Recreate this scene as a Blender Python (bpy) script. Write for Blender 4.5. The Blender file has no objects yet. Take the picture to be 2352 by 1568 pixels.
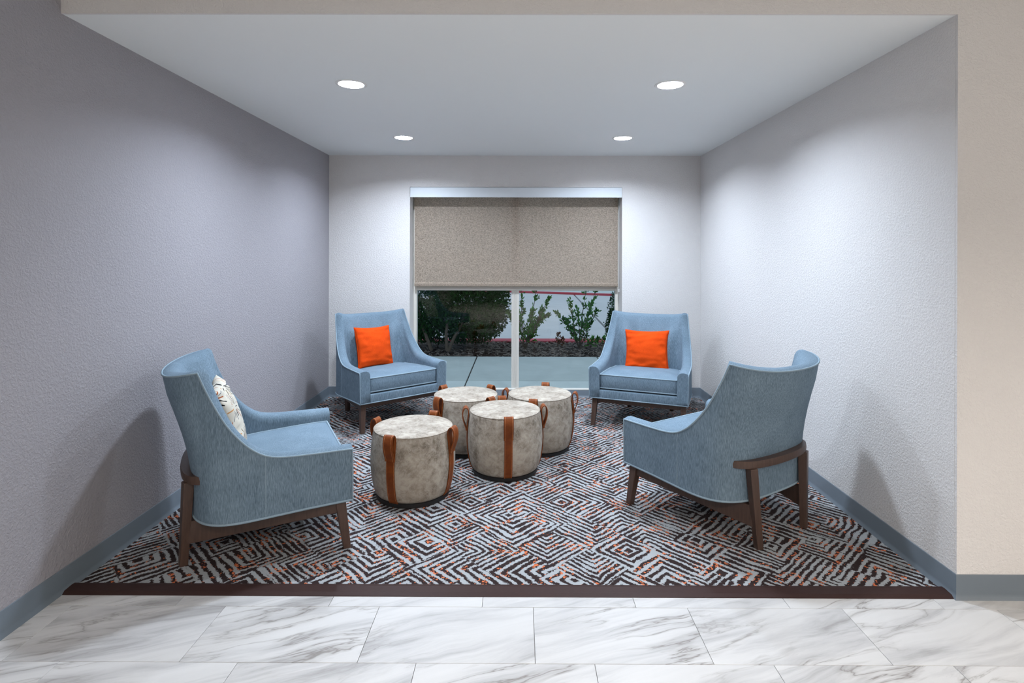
import bpy, bmesh, math, random
from mathutils import Vector, Matrix, noise as mnoise
random.seed(7)
PI = math.pi
scene = bpy.context.scene
COL = scene.collection

# ------------------------------------------------------------------ camera
CAM_H = 1.402
cd = bpy.data.cameras.new('camera')
cd.sensor_width = 36.0
cd.lens = 1275.1 * 36.0 / 2352.0
cd.shift_x = -(1188.58 - 1176.0) / 2352.0
cd.shift_y = -(784.0 - 587.63) / 2352.0
cd.clip_start = 0.02
cam = bpy.data.objects.new('camera', cd)
COL.objects.link(cam)
cam.matrix_world = (Matrix.Translation((0, 0, CAM_H)) @ Matrix.Rotation(0.0034, 4, 'Z')
                    @ Matrix.Rotation(PI / 2, 4, 'X') @ Matrix.Rotation(0.0024, 4, 'Z'))
scene.camera = cam

# ------------------------------------------------------------------ sky (dusk) and exposure
world = bpy.data.worlds.new('dusk_sky')
scene.world = world
world.use_nodes = True
bg = world.node_tree.nodes['Background']
bg.inputs['Color'].default_value = (0.68, 0.82, 1.0, 1)
bg.inputs['Strength'].default_value = 0.50
vs = scene.view_settings
vs.view_transform = 'Standard'
vs.look = 'None'
vs.exposure = 1.2
vs.gamma = 1.0
vs.use_curve_mapping = False

ALCOVE_W = 23.0                      # power of each alcove downlight
ALCOVE_C = (0.76, 0.86, 1.0)
LOBBY_W = 36.0
LOBBY_C = (1.0, 0.90, 0.81)

# ------------------------------------------------------------------ room numbers (metres)
XL, XR = -1.897, 1.800               # alcove side walls
YF, YB = 2.288, 5.525                # opening plane, back wall
ZC = 2.40                            # alcove ceiling
ZL = 2.4585                          # lobby ceiling
WX0, WX1, WZ0, WZ1 = -1.091, 1.021, 0.070, 2.087   # window opening
WYF = 5.72                           # window frame plane

# ------------------------------------------------------------------ helpers
def tag(o, label=None, cat=None, group=None, kind=None):
    if label: o['label'] = label
    if cat: o['category'] = cat
    if group: o['group'] = group
    if kind: o['kind'] = kind
    return o

def empty(name, loc=(0, 0, 0), rz=0.0):
    o = bpy.data.objects.new(name, None)
    o.empty_display_size = 0.1
    COL.objects.link(o)
    o.location = loc
    o.rotation_euler = (0, 0, rz)
    return o

def link_mesh(name, me, mat, parent=None):
    if mat and not me.materials:
        me.materials.append(mat)
    o = bpy.data.objects.new(name, me)
    COL.objects.link(o)
    if parent: o.parent = parent
    return o

def obj(name, bm, mat, parent=None, smooth=False, angle=None, recalc=True):
    if recalc:
        bmesh.ops.recalc_face_normals(bm, faces=bm.faces[:])
    if smooth:
        for f in bm.faces: f.smooth = True
        if angle is not None:
            a = math.radians(angle)
            for e in bm.edges:
                if len(e.link_faces) == 2 and e.calc_face_angle(0) > a:
                    e.smooth = False
    me = bpy.data.meshes.new(name)
    bm.to_mesh(me)
    bm.free()
    return link_mesh(name, me, mat, parent)

def box(bm, x0, x1, y0, y1, z0, z1, bev=0.0, seg=2, mtx=None):
    b = bmesh.new()
    vs_ = [b.verts.new(c) for c in ((x0, y0, z0), (x1, y0, z0), (x1, y1, z0), (x0, y1, z0),
                                    (x0, y0, z1), (x1, y0, z1), (x1, y1, z1), (x0, y1, z1))]
    for f in ((0, 3, 2, 1), (4, 5, 6, 7), (0, 1, 5, 4), (1, 2, 6, 5), (2, 3, 7, 6), (3, 0, 4, 7)):
        b.faces.new([vs_[i] for i in f])
    if bev > 0:
        bmesh.ops.bevel(b, geom=b.edges[:], offset=bev, segments=seg, profile=0.5, affect='EDGES')
    merge(bm, b, mtx)

def merge(bm, b, mtx=None):
    mp = {}
    for v in b.verts:
        mp[v] = bm.verts.new(mtx @ v.co if mtx else v.co)
    for f in b.faces:
        try:
            nf = bm.faces.new([mp[v] for v in f.verts]); nf.smooth = f.smooth
        except ValueError:
            pass
    b.free()

def hexa(bm, pts, bev=0.0, seg=2):
    """eight corners: four of the bottom (ccw), four of the top"""
    b = bmesh.new()
    v = [b.verts.new(p) for p in pts]
    for f in ((0, 3, 2, 1), (4, 5, 6, 7), (0, 1, 5, 4), (1, 2, 6, 5), (2, 3, 7, 6), (3, 0, 4, 7)):
        b.faces.new([v[i] for i in f])
    if bev > 0:
        bmesh.ops.bevel(b, geom=b.edges[:], offset=bev, segments=seg, profile=0.5, affect='EDGES')
    merge(bm, b)

def tube(bm, pts, r, n=6, closed=False, taper=None):
    pts = [Vector(p) for p in pts]
    m = len(pts)
    rings = []
    up0 = None
    for i, p in enumerate(pts):
        if closed:
            d = pts[(i + 1) % m] - pts[i - 1]
        else:
            d = pts[min(i + 1, m - 1)] - pts[max(i - 1, 0)]
        if d.length < 1e-9: d = Vector((0, 0, 1))
        d.normalize()
        if up0 is None:
            up0 = Vector((0, 0, 1)) if abs(d.z) < 0.9 else Vector((1, 0, 0))
        s = d.cross(up0)
        if s.length < 1e-6:
            s = d.cross(Vector((0.3, 1, 0.2)))
        s.normalize()
        u = s.cross(d).normalized()
        up0 = u
        rr = r if taper is None else r + (taper - r) * i / (m - 1)
        rings.append([bm.verts.new(p + s * rr * math.cos(2 * PI * k / n) + u * rr * math.sin(2 * PI * k / n)) for k in range(n)])
    rng = range(m if closed else m - 1)
    for i in rng:
        a, b = rings[i], rings[(i + 1) % m]
        for k in range(n):
            bm.faces.new((a[k], a[(k + 1) % n], b[(k + 1) % n], b[k]))
    if not closed:
        bm.faces.new(rings[0][::-1]); bm.faces.new(rings[-1])

def lathe(bm, prof, n=64):
    """profile of (r, z); r = 0 at an end closes it"""
    rings = []
    for r, z in prof:
        if r < 1e-6:
            rings.append([bm.verts.new((0, 0, z))])
        else:
            rings.append([bm.verts.new((r * math.cos(2 * PI * k / n), r * math.sin(2 * PI * k / n), z)) for k in range(n)])
    for a, b in zip(rings[:-1], rings[1:]):
        for k in range(n):
            k2 = (k + 1) % n
            if len(a) == 1 and len(b) == 1: continue
            if len(a) == 1: bm.faces.new((a[0], b[k2], b[k]))
            elif len(b) == 1: bm.faces.new((a[k], a[k2], b[0]))
            else: bm.faces.new((a[k], a[k2], b[k2], b[k]))

def catmull(pts, n):
    """resample a polyline smoothly to n+1 points, even in arc length"""
    P = [Vector(p) for p in pts]
    dense = []
    for i in range(len(P) - 1):
        p0 = P[max(i - 1, 0)]; p1 = P[i]; p2 = P[i + 1]; p3 = P[min(i + 2, len(P) - 1)]
        for k in range(16):
            t = k / 16
            dense.append(0.5 * ((2 * p1) + (p2 - p0) * t + (2 * p0 - 5 * p1 + 4 * p2 - p3) * t * t + (3 * p1 - p0 - 3 * p2 + p3) * t ** 3))
    dense.append(P[-1])
    L = [0]
    for a, b in zip(dense[:-1], dense[1:]): L.append(L[-1] + (b - a).length)
    out = []
    j = 0
    for i in range(n + 1):
        s = L[-1] * i / n
        while j < len(L) - 2 and L[j + 1] < s: j += 1
        t = (s - L[j]) / max(L[j + 1] - L[j], 1e-9)
        out.append(dense[j].lerp(dense[j + 1], min(max(t, 0), 1)))
    return out

def copy_tree(o, parent=None):
    c = o.copy()
    COL.objects.link(c)
    c.parent = parent
    for ch in list(o.children):
        copy_tree(ch, c)
    return c

# ------------------------------------------------------------------ material helpers
class NT:
    def __init__(self, name, rough=0.6, spec=0.3):
        self.m = bpy.data.materials.new(name)
        self.m.use_nodes = True
        self.t = self.m.node_tree
        self.b = self.t.nodes['Principled BSDF']
        self.b.inputs['Roughness'].default_value = rough
        self.b.inputs['Specular IOR Level'].default_value = spec
    def new(self, ty, **kw):
        n = self.t.nodes.new(ty)
        for k, v in kw.items(): setattr(n, k, v)
        return n
    def put(self, sock, v):
        if hasattr(v, 'node'): self.t.links.new(v, sock)
        elif v is not None: sock.default_value = v
    def math(self, op, a, b=None, c=None, clamp=False):
        n = self.new('ShaderNodeMath', operation=op); n.use_clamp = clamp
        self.put(n.inputs[0], a)
        if b is not None: self.put(n.inputs[1], b)
        if c is not None: self.put(n.inputs[2], c)
        return n.outputs[0]
    def vmath(self, op, a, b=None, scale=None):
        n = self.new('ShaderNodeVectorMath', operation=op)
        self.put(n.inputs[0], a)
        if b is not None: self.put(n.inputs[1], b)
        if scale is not None: self.put(n.inputs['Scale'], scale)
        return n.outputs[0]
    def coord(self, out='Object'):
        return self.new('ShaderNodeTexCoord').outputs[out]
    def mapping(self, v, loc=(0, 0, 0), rot=(0, 0, 0), sc=(1, 1, 1)):
        n = self.new('ShaderNodeMapping')
        self.put(n.inputs[0], v)
        n.inputs[1].default_value = loc; n.inputs[2].default_value = rot; n.inputs[3].default_value = sc
        return n.outputs[0]
    def noise(self, v, scale=5, detail=2, rough=0.5, dist=0.0, col=False):
        n = self.new('ShaderNodeTexNoise')
        self.put(n.inputs['Vector'], v)
        n.inputs['Scale'].default_value = scale; n.inputs['Detail'].default_value = detail
        n.inputs['Roughness'].default_value = rough; n.inputs['Distortion'].default_value = dist
        return n.outputs['Color' if col else 'Fac']
    def voronoi(self, v, scale=5, out='Color', feature='F1'):
        n = self.new('ShaderNodeTexVoronoi', feature=feature)
        self.put(n.inputs['Vector'], v); n.inputs['Scale'].default_value = scale
        return n.outputs[out]
    def ramp(self, f, stops, interp='LINEAR'):
        n = self.new('ShaderNodeValToRGB')
        n.color_ramp.interpolation = interp
        e = n.color_ramp.elements
        while len(e) < len(stops): e.new(0.5)
        for i, (p, c) in enumerate(stops):
            e[i].position = p; e[i].color = (c[0], c[1], c[2], 1)
        self.put(n.inputs[0], f)
        return n.outputs[0]
    def mix(self, f, a, b, mode='MIX'):
        n = self.new('ShaderNodeMix', data_type='RGBA', blend_type=mode)
        self.put(n.inputs[0], f); 
        for s, v in ((n.inputs[6], a), (n.inputs[7], b)):
            if hasattr(v, 'node'): self.t.links.new(v, s)
            else: s.default_value = (v[0], v[1], v[2], 1)
        return n.outputs[2]
    def sep(self, v):
        n = self.new('ShaderNodeSeparateXYZ'); self.put(n.inputs[0], v); return n.outputs
    def comb(self, x, y, z=0.0):
        n = self.new('ShaderNodeCombineXYZ')
        self.put(n.inputs[0], x); self.put(n.inputs[1], y); self.put(n.inputs[2], z)
        return n.outputs[0]
    def bump(self, h, strength=0.3, dist=0.01):
        n = self.new('ShaderNodeBump')
        n.inputs['Strength'].default_value = strength; n.inputs['Distance'].default_value = dist
        self.put(n.inputs['Height'], h)
        self.t.links.new(n.outputs[0], self.b.inputs['Normal'])
    def color(self, v):
        if hasattr(v, 'node'): self.t.links.new(v, self.b.inputs['Base Color'])
        else: self.b.inputs['Base Color'].default_value = (v[0], v[1], v[2], 1)
    def set(self, k, v): self.put(self.b.inputs[k], v)

def plain(name, c, rough=0.5, spec=0.3, metal=0.0, bump=None):
    n = NT(name, rough, spec)
    n.color(c)
    n.b.inputs['Metallic'].default_value = metal
    if bump:
        n.bump(n.noise(n.coord(), bump[0], 3), bump[1], bump[2])
    return n.m

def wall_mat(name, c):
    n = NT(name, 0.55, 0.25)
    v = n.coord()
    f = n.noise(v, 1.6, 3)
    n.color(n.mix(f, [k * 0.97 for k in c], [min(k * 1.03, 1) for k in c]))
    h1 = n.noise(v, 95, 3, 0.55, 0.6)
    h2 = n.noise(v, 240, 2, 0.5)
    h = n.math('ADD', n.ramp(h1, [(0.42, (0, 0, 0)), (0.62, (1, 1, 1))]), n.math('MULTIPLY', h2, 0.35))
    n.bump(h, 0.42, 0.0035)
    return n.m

M = {}
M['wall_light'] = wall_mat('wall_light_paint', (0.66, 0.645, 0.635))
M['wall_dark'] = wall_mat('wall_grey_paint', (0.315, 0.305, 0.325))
M['ceiling'] = plain('ceiling_paint', (0.78, 0.81, 0.81), 0.7, 0.2)
M['base'] = plain('rubber_base', (0.135, 0.165, 0.195), 0.42, 0.4)
M['grout'] = plain('grout', (0.52, 0.515, 0.51), 0.8)
M['strip'] = plain('brown_rubber', (0.034, 0.018, 0.016), 0.5, 0.12, bump=(300, 0.05, 0.001))

def marble():
    n = NT('marble_tile', 0.34, 0.3)
    rnd = n.new('ShaderNodeObjectInfo').outputs['Random']
    v = n.vmath('ADD', n.coord(), n.comb(n.math('MULTIPLY', rnd, 37.0), n.math('MULTIPLY', rnd, 91.0), n.math('MULTIPLY', rnd, 13.0)))
    v = n.mapping(v, rot=(0, 0, -0.34))
    w = n.vmath('ADD', v, n.vmath('SCALE', n.noise(v, 2.2, 3, col=True), scale=0.10))
    st = n.mapping(w, sc=(0.8, 7.5, 1))
    cloud = n.noise(st, 1.5, 6, 0.6, 0.5)
    base = n.ramp(cloud, [(0.30, (0.28, 0.275, 0.27)), (0.42, (0.43, 0.43, 0.43)), (0.54, (0.515, 0.515, 0.51)), (0.75, (0.555, 0.555, 0.55))])
    ridge = n.math('ABSOLUTE', n.math('SUBTRACT', n.noise(n.mapping(w, sc=(0.9, 5.5, 1)), 1.7, 5, 0.55, 0.5), 0.5))
    vein = n.ramp(ridge, [(0.0, (1, 1, 1)), (0.012, (0.35, 0.35, 0.35)), (0.05, (0, 0, 0))])
    amt = n.math('MULTIPLY', vein, n.ramp(n.noise(w, 1.3, 2), [(0.42, (0, 0, 0)), (0.62, (0.85, 0.85, 0.85))]))
    c = n.mix(amt, base, (0.17, 0.155, 0.14))
    n.color(c)
    n.set('Roughness', n.math('MULTIPLY_ADD', cloud, 0.2, 0.32))
    return n.m
M['marble'] = marble()

def carpet():
    n = NT('carpet_weave', 0.95, 0.1)
    v = n.coord()
    j1 = n.vmath('SCALE', n.vmath('SUBTRACT', n.noise(v, 90, 3, 0.75, col=True), (0.5, 0.5, 0.5)), scale=0.030)
    j2 = n.vmath('SCALE', n.vmath('SUBTRACT', n.noise(v, 9, 1, 0.5, col=True), (0.5, 0.5, 0.5)), scale=0.030)
    w = n.vmath('ADD', n.vmath('ADD', v, j1), j2)
    x, y, _ = n.sep(w)
    S = 0.235
    k = 0.70711 / S
    A = n.math('MULTIPLY', n.math('ADD', x, y), k)
    B = n.math('MULTIPLY', n.math('SUBTRACT', x, y), k)
    ca = n.math('FLOOR', A); cb = n.math('FLOOR', B)
    la = n.math('SUBTRACT', n.math('SUBTRACT', A, ca), 0.5)
    lb = n.math('SUBTRACT', n.math('SUBTRACT', B, cb), 0.5)
    wn = n.new('ShaderNodeTexWhiteNoise', noise_dimensions='2D')
    n.put(wn.inputs['Vector'], n.comb(ca, cb))
    r, g, b = n.sep(wn.outputs['Color'])
    oa = n.math('MULTIPLY', n.math('SUBTRACT', r, 0.5), 1.5)
    ob = n.math('MULTIPLY', n.math('SUBTRACT', g, 0.5), 1.5)
    m = n.math('MAXIMUM', n.math('ABSOLUTE', n.math('SUBTRACT', la, oa)), n.math('ABSOLUTE', n.math('SUBTRACT', lb, ob)))
    fr = n.math('MULTIPLY_ADD', b, 2.8, 6.0)
    s = n.math('SINE', n.math('MULTIPLY', n.math('MULTIPLY', m, fr), 6.2832))
    th = n.math('MULTIPLY_ADD', n.math('SUBTRACT', n.noise(v, 8.5, 3, 0.6), 0.5), -4.0, -0.10)
    d = n.math('SUBTRACT', s, th)
    dark = n.math('MULTIPLY_ADD', d, 7.0, 0.5, clamp=True)
    fl = n.sep(n.voronoi(v, 125))[0]
    fl = n.math('MULTIPLY', n.math('GREATER_THAN', fl, 0.70), n.math('GREATER_THAN', n.noise(n.vmath('ADD', v, (0.31, 0.17, 0.0)), 11.0, 3, 0.6), 0.535))
    dk = n.mix(fl, (0.026, 0.017, 0.017), (0.50, 0.135, 0.055))
    pale = n.mix(n.noise(v, 420, 1), (0.20, 0.217, 0.228), (0.41, 0.432, 0.445))
    n.color(n.mix(dark, pale, dk))
    pile = n.math('ADD', n.noise(v, 500, 2), n.math('MULTIPLY', n.math('SUBTRACT', 1.0, dark), 0.8))
    n.bump(pile, 0.35, 0.002)
    return n.m
M['carpet'] = carpet()

def fabric(name, c0, c1, sc=(620, 620, 60), sheen=0.18):
    n = NT(name, 0.92, 0.15)
    v = n.coord()
    a = n.noise(n.mapping(v, sc=sc), 1.0, 2, 0.6)
    a = n.ramp(a, [(0.30, (0, 0, 0)), (0.70, (1, 1, 1))])
    big = n.noise(v, 7, 3)
    f = n.math('MULTIPLY_ADD', big, 0.5, n.math('MULTIPLY_ADD', a, 0.62, -0.06), clamp=True)
    n.color(n.mix(f, c0, c1))
    n.set('Sheen Weight', sheen)
    n.set('Sheen Roughness', 0.4)
    n.set('Sheen Tint', (c1[0], c1[1], c1[2], 1))
    n.bump(n.noise(n.mapping(v, sc=sc), 1.5, 2), 0.18, 0.002)
    return n.m
M['fabric'] = fabric('blue_grey_chenille', (0.058, 0.094, 0.128), (0.215, 0.292, 0.360), (340, 340, 42))
M['welt'] = fabric('blue_grey_piping', (0.16, 0.225, 0.275), (0.30, 0.385, 0.445), (500, 500, 500))
M['orange'] = fabric('orange_weave', (0.46, 0.034, 0.002), (0.74, 0.078, 0.004), (300, 300, 300), 0.08)

def wood():
    n = NT('walnut_wood', 0.38, 0.4)
    v = n.coord()
    g = n.noise(n.mapping(v, sc=(90, 90, 9)), 1.0, 4, 0.6, 0.4)
    n.color(n.mix(g, (0.034, 0.019, 0.014), (0.098, 0.058, 0.043)))
    n.bump(g, 0.05, 0.001)
    return n.m
M['wood'] = wood()

def hide():
    n = NT('taupe_distressed_leather', 0.6, 0.18)
    v = n.coord()
    a = n.noise(v, 26, 5, 0.65, 0.8)
    b = n.noise(n.mapping(v, sc=(1, 1, 1)), 7, 3, 0.6)
    f = n.math('MULTIPLY_ADD', b, 0.55, n.math('MULTIPLY', a, 0.55), clamp=True)
    base = n.ramp(f, [(0.40, (0.150, 0.122, 0.093)), (0.52, (0.280, 0.243, 0.198)), (0.66, (0.415, 0.372, 0.312))])
    rid = n.math('ABSOLUTE', n.math('SUBTRACT', n.noise(v, 16, 4, 0.6, 2.2), 0.5))
    cr = n.ramp(rid, [(0.0, (0.7, 0.7, 0.7)), (0.022, (0, 0, 0))])
    n.color(n.mix(cr, base, (0.42, 0.39, 0.345)))
    n.bump(n.noise(v, 120, 3), 0.12, 0.002)
    return n.m
M['hide'] = hide()

def tan():
    n = NT('tan_leather', 0.45, 0.22)
    v = n.coord()
    f = n.noise(v, 22, 4, 0.6, 0.5)
    base = n.mix(f, (0.085, 0.018, 0.003), (0.26, 0.066, 0.012))
    x = n.math('ABSOLUTE', n.sep(v)[0])
    st = n.math('LESS_THAN', n.math('ABSOLUTE', n.math('SUBTRACT', x, 0.0215)), 0.0009)
    dash = n.math('GREATER_THAN', n.math('FRACT', n.math('MULTIPLY', n.sep(v)[2], 140.0)), 0.3)
    n.color(n.mix(n.math('MULTIPLY', st, dash), base, (0.55, 0.24, 0.10)))
    n.bump(n.noise(v, 150, 3), 0.08, 0.001)
    return n.m
M['tan'] = tan()
M['black'] = plain('black_base', (0.012, 0.012, 0.013), 0.55, 0.3)
M['white_metal'] = plain('white_painted_metal', (0.78, 0.78, 0.77), 0.4, 0.4)
M['valance'] = plain('grey_aluminium_valance', (0.66, 0.71, 0.75), 0.38, 0.5)
M['frame'] = plain('off_white_window_frame', (0.60, 0.58, 0.53), 0.45, 0.4)
M['chain'] = plain('chain_plastic', (0.55, 0.54, 0.52), 0.4, 0.4)

def blind():
    n = NT('woven_shade_cloth', 0.85, 0.15)
    v = n.coord()
    a = n.noise(n.mapping(v, sc=(70, 70, 170)), 1.0, 4, 0.75)
    f = n.ramp(a, [(0.36, (0, 0, 0)), (0.64, (1, 1, 1))])
    col = n.mix(f, (0.29, 0.235, 0.19), (0.72, 0.615, 0.515))
    n.color(col)
    tr = n.new('ShaderNodeBsdfTranslucent')
    n.put(tr.inputs[0], n.mix(f, (0.42, 0.36, 0.29), (0.80, 0.70, 0.58)))
    mx = n.new('ShaderNodeMixShader')
    mx.inputs[0].default_value = 0.5
    n.t.links.new(n.b.outputs[0], mx.inputs[1]); n.t.links.new(tr.outputs[0], mx.inputs[2])
    op = n.new('ShaderNodeBsdfTransparent')                    # open weave
    m2 = n.new('ShaderNodeMixShader'); m2.inputs[0].default_value = 0.10
    n.t.links.new(mx.outputs[0], m2.inputs[1]); n.t.links.new(op.outputs[0], m2.inputs[2])
    n.t.links.new(m2.outputs[0], n.t.nodes['Material Output'].inputs[0])
    return n.m
M['blind'] = blind()

def glass():
    n = NT('window_glass')
    t = n.t
    tr = n.new('ShaderNodeBsdfTransparent'); tr.inputs[0].default_value = (0.90, 0.95, 0.95, 1)
    gl = n.new('ShaderNodeBsdfGlossy'); gl.inputs['Roughness'].default_value = 0.0
    fr = n.new('ShaderNodeFresnel'); fr.inputs[0].default_value = 1.33
    mx = n.new('ShaderNodeMixShader')
    t.links.new(fr.outputs[0], mx.inputs[0]); t.links.new(tr.outputs[0], mx.inputs[1]); t.links.new(gl.outputs[0], mx.inputs[2])
    t.links.new(mx.outputs[0], t.nodes['Material Output'].inputs[0])
    return n.m
M['glass'] = glass()

def emit(name, c, s):
    n = NT(name)
    n.set('Emission Color', (c[0], c[1], c[2], 1)); n.set('Emission Strength', s)
    return n.m
M['lens'] = emit('lit_lens', (0.9, 0.95, 1.0), 6.0)
M['lens_warm'] = emit('lit_lens_warm', (1.0, 0.9, 0.78), 6.0)

def concrete(name, c, s=3.0):
    n = NT(name, 0.8, 0.2)
    v = n.coord()
    f = n.noise(v, s, 6, 0.65)
    n.color(n.mix(f, [k * 0.82 for k in c], [k * 1.15 for k in c]))
    n.bump(n.noise(n.mapping(v, sc=(6, 160, 1)), 1, 2), 0.12, 0.004)
    return n.m
M['sidewalk'] = concrete('brushed_concrete', (0.47, 0.50, 0.49))
M['sidewalk_pale'] = concrete('pale_concrete', (0.60, 0.63, 0.62))  # paler tone of the sidewalk colour, for the row nearest the window
M['road'] = concrete('road_concrete', (0.50, 0.48, 0.485), 1.2)
M['joint'] = plain('dark_joint', (0.05, 0.05, 0.05), 0.9)
M['curb'] = plain('red_curb_paint', (0.40, 0.045, 0.065), 0.7, bump=(40, 0.2, 0.004))
M['kerb_white'] = plain('white_road_paint', (0.7, 0.7, 0.7), 0.7)
def varied(name, c0, c1, scale, rough=0.8):
    n = NT(name, rough, 0.10)
    n.color(n.mix(n.noise(n.coord(), scale, 3), c0, c1))
    return n.m
M['mulch'] = varied('mulch', (0.014, 0.008, 0.006), (0.06, 0.038, 0.030), 30)
M['chip'] = varied('wood_chip', (0.022, 0.013, 0.010), (0.32, 0.26, 0.225), 60)
M['leaf'] = varied('shrub_leaf', (0.012, 0.060, 0.012), (0.105, 0.300, 0.045), 9, 0.45)
M['leaf_dark'] = varied('hedge_leaf', (0.003, 0.016, 0.004), (0.024, 0.100, 0.014), 5, 0.5)
M['leaf_brown'] = varied('dry_leaf', (0.09, 0.03, 0.015), (0.22, 0.09, 0.04), 20)
M['bark'] = varied('bark', (0.06, 0.045, 0.035), (0.17, 0.13, 0.10), 18)

def burst():
    n = NT('starburst_print_cotton', 0.9, 0.15)
    v = n.coord()
    x, y, z = n.sep(v)
    q = n.comb(x, z, 0.0)                                     # the pillow stands in x, z
    vor = n.new('ShaderNodeTexVoronoi', feature='F1', voronoi_dimensions='2D')
    n.put(vor.inputs['Vector'], q); vor.inputs['Scale'].default_value = 6.6; vor.inputs['Randomness'].default_value = 0.75
    d = n.vmath('SUBTRACT', q, vor.outputs['Position'])
    dx, dy, _ = n.sep(d)
    ang = n.math('MULTIPLY', n.math('ADD', n.math('ARCTAN2', dy, dx), PI), 17 / (2 * PI))
    cell = n.math('FLOOR', ang)
    fa = n.math('ABSOLUTE', n.math('SUBTRACT', n.math('SUBTRACT', ang, cell), 0.5))
    rad = vor.outputs['Distance']
    wn = n.new('ShaderNodeTexWhiteNoise', noise_dimensions='2D')
    n.put(wn.inputs['Vector'], n.comb(cell, n.sep(vor.outputs['Color'])[0]))
    rr, rg, rb = n.sep(wn.outputs['Color'])
    wide = n.math('MULTIPLY', fa, rad)                        # ~ distance off the ray
    on = n.math('LESS_THAN', wide, n.math('MULTIPLY_ADD', rg, 0.035, 0.022))
    on = n.math('MULTIPLY', on, n.math('GREATER_THAN', rad, n.math('MULTIPLY_ADD', rr, 0.16, 0.07)))
    on = n.math('MULTIPLY', on, n.math('LESS_THAN', rad, n.math('MULTIPLY_ADD', rb, 0.30, 0.32)))
    ink = n.ramp(rr, [(0.0, (0.012, 0.012, 0.014)), (0.38, (0.30, 0.085, 0.03)), (0.60, (0.10, 0.075, 0.03)), (0.78, (0.05, 0.07, 0.11)), (0.9, (0.42, 0.21, 0.08))], 'CONSTANT')
    n.color(n.mix(on, (0.52, 0.49, 0.42), ink))
    n.bump(n.noise(v, 500, 2), 0.12, 0.001)
    return n.m
M['burst'] = burst()

# ------------------------------------------------------------------ setting: floor, walls, ceiling
def struct(name, bm, mat, **kw):
    o = obj(name, bm, mat, **kw)
    o['kind'] = 'structure'
    return o

LX1, LY0 = 5.2, -5.6                 # far corner of the lobby
bm = bmesh.new()
box(bm, XL - 0.15, LX1, LY0, YB + 0.35, -0.12, -0.010)
floor = struct('floor', bm, M['grout'])

# tiles: 12 x 24 inch in a one-third stagger; each a child of the floor
TW, TD, G = 0.6132, 0.3049, 0.0015
cache = {}
def tile_mesh(w, d):
    key = (round(w, 3), round(d, 3))
    if key not in cache:
        b = bmesh.new()
        box(b, -w / 2, w / 2, -d / 2, d / 2, -0.010, 0.0)
        top = [e for e in b.edges if all(v.co.z > -0.001 for v in e.verts)]
        bmesh.ops.bevel(b, geom=top, offset=0.0007, segments=1, affect='EDGES')
        me = bpy.data.meshes.new('tile'); b.to_mesh(me); b.free()
        me.materials.append(M['marble'])
        cache[key] = me
    return cache[key]
row_top = 2.2158
for r in range(-1, 10):
    y1 = row_top - r * (TD + G)
    y0 = y1 - TD
    if r == -1:
        y1 = YF - 0.001
        y0 = row_top + G
    off = (0.0592 + 0.204 * r) % (TW + G)
    x = off - 5 * (TW + G)
    while x < 4.2:
        a, b_ = max(x, XL + 0.004), min(x + TW, LX1)
        if b_ - a > 0.02:
            yy1 = y1
            o = link_mesh('tile', tile_mesh(b_ - a, yy1 - y0), M['marble'], floor)
            o.location = ((a + b_) / 2, (y0 + yy1) / 2, 0)
        x += TW + G

# carpet and the brown transition strip
bm = bmesh.new()
box(bm, XL, XR, YF + 0.066, YB, -0.0098, 0.0)
o = obj('carpet', bm, M['carpet'])
tag(o, 'grey and dark brown patterned carpet with concentric diamond lines and orange flecks', 'carpet')
bm = bmesh.new()
pr = [(YF - 0.006, 0.0002), (YF - 0.006, 0.002), (YF + 0.012, 0.0085), (YF + 0.052, 0.0105), (YF + 0.0655, 0.0095), (YF + 0.0655, 0.0002)]
v0 = [bm.verts.new((XL, y, z)) for y, z in pr]; v1 = [bm.verts.new((XR + 0.004, y, z)) for y, z in pr]
for i in range(len(pr)):
    j = (i + 1) % len(pr)
    bm.faces.new((v0[i], v0[j], v1[j], v1[i]))
bm.faces.new(v0[::-1]); bm.faces.new(v1)
struct('trim_1', bm, M['strip'])

# walls
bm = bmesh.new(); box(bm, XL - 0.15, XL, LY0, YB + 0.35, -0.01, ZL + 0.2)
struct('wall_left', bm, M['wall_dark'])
bm = bmesh.new(); box(bm, XR, XR + 0.15, YF + 0.15, YB + 0.35, -0.01, ZL + 0.2)
# return of the right wall up to the opening corner
box(bm, XR, XR + 0.15, YF + 0.0125, YF + 0.15, -0.01, ZC)
struct('wall_right', bm, M['wall_light'])
bm = bmesh.new()                     # lobby face: wall right of the opening and the band above it, one plane
poly = [(XL, ZC), (XR + 0.0006, ZC), (XR + 0.0006, -0.01), (LX1, -0.01), (LX1, ZL), (XL, ZL)]
fr = [bm.verts.new((x, YF, z)) for x, z in poly]; bk = [bm.verts.new((x, YF + 0.012, z)) for x, z in poly]
bm.faces.new(fr); bm.faces.new(bk[::-1])
for i in range(6):
    j = (i + 1) % 6
    bm.faces.new((fr[i], fr[j], bk[j], bk[i]))
box(bm, XR + 0.15, LX1, YF + 0.012, YF + 0.15, -0.01, ZL)   # its thickness
struct('wall_front', bm, M['wall_light'])
bm = bmesh.new()                     # back wall round the window
T = 0.30
box(bm, XL, WX0, YB, YB + T, -0.01, ZC + 0.1)
box(bm, WX1, XR, YB, YB + T, -0.01, ZC + 0.1)
box(bm, WX0, WX1, YB, YB + T, WZ1, ZC + 0.1)
box(bm, WX0, WX1, YB, YB + 0.05, -0.01, WZ0)
box(bm, WX0, WX1, YB + 0.05, YB + T, -0.01, 0.0)
struct('wall_back', bm, M['wall_light'])
bm = bmesh.new(); box(bm, LX1, LX1 + 0.15, LY0, YF + 0.15, -0.01, ZL + 0.2)
struct('wall_lobby_side', bm, M['wall_light'])
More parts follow.
